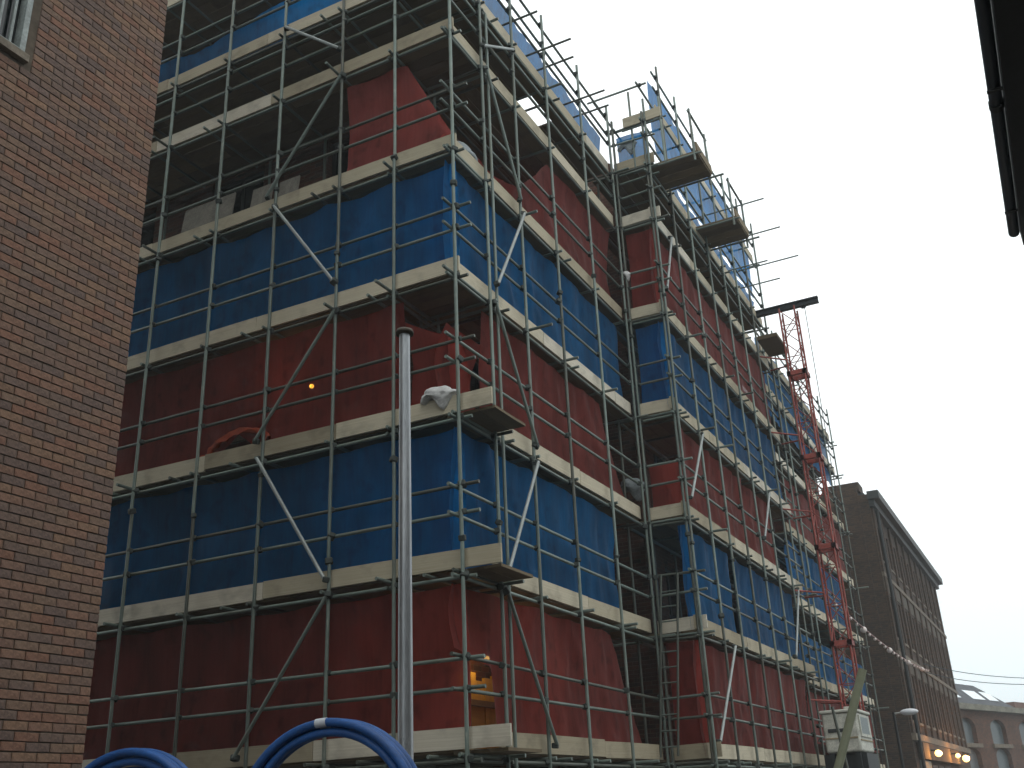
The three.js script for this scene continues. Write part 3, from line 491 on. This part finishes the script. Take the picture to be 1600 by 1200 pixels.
// ---------------------------------------------------------------- lamp column without its lantern
{
  const c = thing('lamp_column', 'silver tapered lamp column with a flat cap, standing before the corner', 'lamp post');
  const m = S({ color: 0xb9bec2, map: rep(grimeTex, 2, 6), roughness: 0.38, metalness: 0.55 });
  const pts = [[0.085, 0.11], [0.085, 1.25], [0.066, 1.35], [0.064, 2.2], [0.05, 5.78], [0.05, 5.8]].map((p) => new THREE.Vector2(...p));
  mesh('shaft', new THREE.LatheGeometry(pts, 24).translate(1.155, 0, 3), m, c);
  mesh('cap', new THREE.LatheGeometry([[0.001, 5.86], [0.075, 5.85], [0.085, 5.83], [0.085, 5.805], [0.04, 5.8], [0.001, 5.8]].map((p) => new THREE.Vector2(...p)), 20).translate(1.155, 0, 3), S({ color: 0x5c5346, map: grimeTex, roughness: 0.8 }), c);
  mesh('door', new RoundedBoxGeometry(0.02, 0.5, 0.1, 1, 0.006).translate(1.155 + 0.082, 0.8, 3), m, c);
}

// ---------------------------------------------------------------- coils of blue pipe on a flat trailer
{
  const t = thing('flat_trailer', 'flat trailer just below the picture carrying the blue pipe coils', 'trailer');
  mesh('bed', box(-0.4, 3.0, 0.78, 0.86, 3.9, 5.6, 0.6), darkWoodMats[1], t);
  mesh('frame', mergeGeometries([box(-0.4, 3.0, 0.66, 0.777, 4.2, 4.32), box(-0.4, 3.0, 0.66, 0.777, 5.2, 5.32)]), darkPaint, t);
  for (const [x, z] of [[0.3, 4.0], [0.3, 5.5], [2.4, 4.0], [2.4, 5.5]]) { const w = new THREE.TorusGeometry(0.22, 0.1, 10, 24); w.translate(x, 0.325, z); const wm = mesh('wheel', w, S({ color: 0x1a1a1a, roughness: 0.9 }), t); mesh('rim', new THREE.CylinderGeometry(0.15, 0.15, 0.12, 18).rotateX(Math.PI / 2).translate(x, 0.325, z), paleSteel, wm); }
  for (const x of [0.3, 2.4]) mesh('axle', rod(V(x, 0.4, 4.0), V(x, 0.4, 5.5), 0.04), darkPaint, t);
  for (const x of [0.3, 2.4]) for (const z of [4.26, 5.26]) mesh('bracket', box(x - 0.05, x + 0.05, 0.38, 0.663, z - 0.03, z + 0.03), darkPaint, t);
  const pipe = S({ color: 0x1d64b4, map: rep(grimeTex, 40, 1), roughness: 0.55 }), tape = S({ color: 0xb9bec6, roughness: 0.7 });
  function coil(label, cx, cz, R, yawDeg, strands, tapes) {
    const c = thing('pipe_coil', label, 'pipe coil', 'coils of blue pipe', [cx, 0.862, cz]); c.rotation.y = THREE.MathUtils.degToRad(yawDeg);
    const pr = 0.026, rowW = pr * 2.06;
    const pts = []; const turns = strands.length; // one continuous pipe wound through the given (radius offset, sideways offset) strands
    for (let k = 0; k < turns; k++) { const [ro, so] = strands[k], [rn, sn] = strands[(k + 1) % turns]; for (let i = 0; i < 48; i++) { const a = i / 48 * Math.PI * 2 - Math.PI / 2, f = Math.max(0, (i - 40) / 8), ro2 = ro + (k < turns - 1 ? (rn - ro) * f : 0), so2 = so + (k < turns - 1 ? (sn - so) * f : 0); const rad = R - pr + ro2 * rowW; pts.push(V(Math.cos(a) * rad, R + Math.sin(a) * rad + 0.004, so2 * rowW)); } }
    mesh('pipe', curveTube(pts, pr, turns * 72, 10), pipe, c);
    for (const [aDeg, rad, so, wd] of tapes) { const a = THREE.MathUtils.degToRad(aDeg), g = new THREE.CylinderGeometry(wd, wd, 0.075, 16, 1); g.rotateX(Math.PI / 2); g.rotateY(Math.PI / 2); g.rotateZ(a + Math.PI / 2); g.translate(Math.cos(a) * (R - pr + rad * rowW), R + Math.sin(a) * (R - pr + rad * rowW) + 0.004, so * rowW); mesh('tape', g, tape, c); }
    return c;
  }
  coil('larger blue pipe coil with white tape at its crown, bottom middle', 1.93, 4.97, 0.655, 6, [[0, 0], [-0.1, 1.0], [-0.05, 2.0], [-1, 0.5], [-1.1, 1.5]], [[93, 0.0, 0.0, 0.028], [93, -0.1, 1.0, 0.028], [93, -0.05, 2.0, 0.028]]);
  coil('smaller blue pipe coil at the foot of the near brick building', 0.28, 4.97, 0.62, 8, [[0, 0], [-0.15, 1.05], [-0.05, 2.1], [-1.05, 0.5], [-1.2, 1.6], [-2.2, 1.0]], []);
}

// ---------------------------------------------------------------- red hoist mast
{
  const red = S({ color: 0xb65448, map: grimeTex, roughness: 0.6 }), h = thing('hoist_mast', 'red lattice hoist mast rising beside the far end of the scaffold', 'hoist');
  const cx = 1.54, cz = -15.1, a = 0.2, topY = 13.7, C = [[-a, a], [a, a], [a, -a], [-a, -a]].map(([x, z]) => [cx + x, cz + z]);
  for (const [x, z] of C) mesh('mast_leg', rod(V(x, 0.11, z), V(x, topY, z), 0.024, 8), red, h);
  const step = 0.46; let k = 0;
  for (let y = 0.3; y < topY - step; y += step, k++) for (let f = 0; f < 4; f++) { const [x0, z0] = C[f], [x1, z1] = C[(f + 1) % 4]; mesh('lacing', rod(V(x0, k % 2 ? y : y + step, z0), V(x1, k % 2 ? y + step : y, z1), 0.012, 6), red, h); if (k % 2 === 0) mesh('lacing', rod(V(x0, y, z0), V(x1, y, z1), 0.011, 6), red, h); if (k % 5 === 0) mesh('collar', box(Math.min(x0, x1) - 0.05, Math.max(x0, x1) + 0.05, y - 0.06, y + 0.06, Math.min(z0, z1) - 0.05, Math.max(z0, z1) + 0.05), red, h); }
  // ties back to the scaffold
  for (const y of [3.6, 6.1, 8.1, 10.1, 12.2]) { mesh('tie', rod(V(cx - a, y, cz + a), V(0.76, y + 0.05, cz + 0.7), 0.022, 8), red, h); mesh('tie', rod(V(cx - a, y, cz - a), V(0.76, y + 0.05, cz - 0.4), 0.022, 8), red, h); }
  // head beam with its rope
  const bm = S({ color: 0x22282c, roughness: 0.6, metalness: 0.3 });
  const beam = mesh('head_beam', mergeGeometries([box(0.25, 2.36, topY + 0.15, topY + 0.175, cz - 0.07, cz + 0.07), box(0.25, 2.36, topY + 0.003, topY + 0.028, cz - 0.07, cz + 0.07), box(0.25, 2.36, topY + 0.029, topY + 0.149, cz - 0.012, cz + 0.012)]), bm, h);
  mesh('pulley', new THREE.TorusGeometry(0.07, 0.025, 8, 20).translate(1.95, topY + 0.02, cz), bm, beam);
  mesh('rope', rod(V(1.98, topY, cz), V(1.98, 0.5, cz), 0.009, 6), bm, h);
  mesh('platform', box(0.75, 1.28, 12.72, 12.82, cz - 0.6, cz + 0.7, 0.6), darkWoodMats[1], h);
  mesh('base_frame', mergeGeometries([box(cx - 0.5, cx + 0.55, 0.11, 0.5, cz - 0.5, cz - 0.3), box(cx - 0.5, cx + 0.55, 0.112, 0.3, cz - 0.297, cz + 0.5)]), red, h);
}
{ // white cabin on a dark frame
  const c = thing('site_cabin', 'small white cabin with a side window raised on a dark frame at street level', 'cabin');
  const x0 = 1.3, x1 = 2.02, z1 = -12.6, z0 = -14.1, y0 = 2.42, y1 = 3.2, wp = S({ color: 0xe4e4d6, map: grimeTex, roughness: 0.6 });
  const g = new RoundedBoxGeometry(x1 - x0, y1 - y0, z1 - z0, 2, 0.05); g.translate((x0 + x1) / 2, (y0 + y1) / 2, (z0 + z1) / 2); mesh('body', g, wp, c);
  mesh('roof', new RoundedBoxGeometry(x1 - x0 + 0.06, 0.07, z1 - z0 + 0.06, 2, 0.03).translate((x0 + x1) / 2, y1 + 0.03, (z0 + z1) / 2), wp, c);
  mesh('roof_vent', new RoundedBoxGeometry(0.22, 0.08, 0.3, 2, 0.03).translate(x1 - 0.2, y1 + 0.1, z1 - 0.5), wp, c);
  const win = mesh('window', box(x1 + 0.002, x1 + 0.012, y0 + 0.36, y1 - 0.08, z0 + 0.3, z1 - 0.2), S({ color: 0x5c6666, roughness: 0.45 }), c);
  mesh('window_frame', mergeGeometries([box(x1 + 0.002, x1 + 0.03, y0 + 0.3, y0 + 0.357, z0 + 0.2, z1 - 0.12), box(x1 + 0.002, x1 + 0.03, y0 + 0.36, y1 - 0.06, z1 - 0.197, z1 - 0.12)]), wp, win);
  mesh('grille', box(x0 + 0.1, x1 - 0.25, y0 + 0.4, y0 + 0.47, z1 + 0.002, z1 + 0.02), darkPaint, c);
  mesh('trim', box(x0 + 0.03, x1 - 0.03, y0 + 0.27, y0 + 0.295, z1 + 0.002, z1 + 0.015), S({ color: 0x8a7a5a, roughness: 0.7 }), c);
  mesh('trim', box(x1 + 0.002, x1 + 0.015, y0 + 0.22, y0 + 0.245, z0 + 0.05, z1 - 0.05), S({ color: 0x8a7a5a, roughness: 0.7 }), c);
  for (const x of [x0 + 0.1, x1 - 0.1]) for (const z of [z0 + 0.1, z1 - 0.1]) mesh('leg', box(x - 0.05, x + 0.05, 0.002, y0, z - 0.05, z + 0.05), darkPaint, c);
  mesh('undercarriage', box(x0 - 0.1, x1 + 0.05, 1.2, y0 - 0.02, z0, z1 - 0.2), darkPaint, c);
}
{ // leaning timber post and a thin prop
  const p = V(3.36, 3.33, -6), q = V(2.78, 1.98, -6), d = p.clone().sub(q).normalize(), foot = q.clone().addScaledVector(d, -2.15);
  foot.y = Math.max(foot.y, 0.005);
  solo('leaning_post', rod(foot, p, 0.062, 14), S({ color: 0xb4c0b0, map: woodTex, roughness: 0.85 }), 'leaning grey green round post in front of the white cabin', 'post');
  solo('prop_tube', rod(V(2.32, 0.11 - 0.1, -10.2), V(2.02, 3.15, -10.2), 0.028), steelMats[2], 'thin upright tube in front of the white cabin', 'tube');
}
{ // street lamp
  const s = thing('street_lamp', 'unlit street lamp with a pale oval head before the warehouse', 'street lamp', undefined, [1.72, 0.0, -20]);
  mesh('column', rod(V(0, 0.11, 0), V(0, 3.62, 0), 0.05, 12, 0.035), darkPaint, s);
  mesh('arm', rod(V(0, 3.58, 0), V(0.22, 3.6, 0), 0.022, 8), whitePaint, s);
  const g = new THREE.SphereGeometry(0.5, 20, 14); g.scale(0.48, 0.17, 0.24); g.translate(0.4, 3.6, 0); mesh('lamp_head', g, S({ color: 0xc9cdd2, roughness: 0.35 }), s);
}
{ // festoon of bulbs from the scaffold to the warehouse
  const f = thing('festoon', 'string of pale bulbs sagging from the hoist mast to the warehouse wall', 'light string');
  const cur = new THREE.QuadraticBezierCurve3(V(1.33, 6.1, -15.3), V(1.25, 5.55, -27), V(0.6, 6.75, -41.5));
  mesh('cable', new THREE.TubeGeometry(cur, 50, 0.022, 6), S({ color: 0x8a6a66, roughness: 0.7 }), f);
  for (let i = 1; i < 24; i++) { const p = cur.getPoint(i / 24); mesh('bulb', new THREE.SphereGeometry(i % 5 === 0 ? 0.09 : 0.045, 10, 8).translate(p.x, p.y - 0.05, p.z), S({ color: 0xd9cdc8, roughness: 0.3 }), f); }
}
{ // overhead wires at the end of the street
  const wire = S({ color: 0x44525a, roughness: 0.7 });
  const pole = thing('wire_pole', 'pole that carries the overhead wires, past the right edge of the picture', 'pole');
  mesh('shaft', rod(V(14, 0, -44), V(14, 9, -44), 0.12, 10), darkPaint, pole); mesh('crossarm', box(13.2, 14.8, 6.0, 6.12, -44.2, -43.95), darkPaint, pole);
  const w = (label, a, m, b) => solo('overhead_wire', new THREE.TubeGeometry(new THREE.QuadraticBezierCurve3(a, m, b), 40, 0.017, 6), wire, label, 'wire', 'overhead wires');
  w('upper of the two sagging wires beside the warehouse', V(0.55, 6.9, -40), V(4.5, 5.3, -41), V(13.4, 6.12, -44)); w('lower of the two sagging wires beside the warehouse', V(0.55, 6.55, -40), V(4.2, 5.0, -41), V(14.4, 6.12, -44));
}
scene.fog = new THREE.FogExp2(0xf2f8fa, 0.002); // thin dusk haze down the street
scene.traverse((o) => { if (o.isMesh) { o.castShadow = true; o.receiveShadow = true; } });
renderer.render(scene, camera);
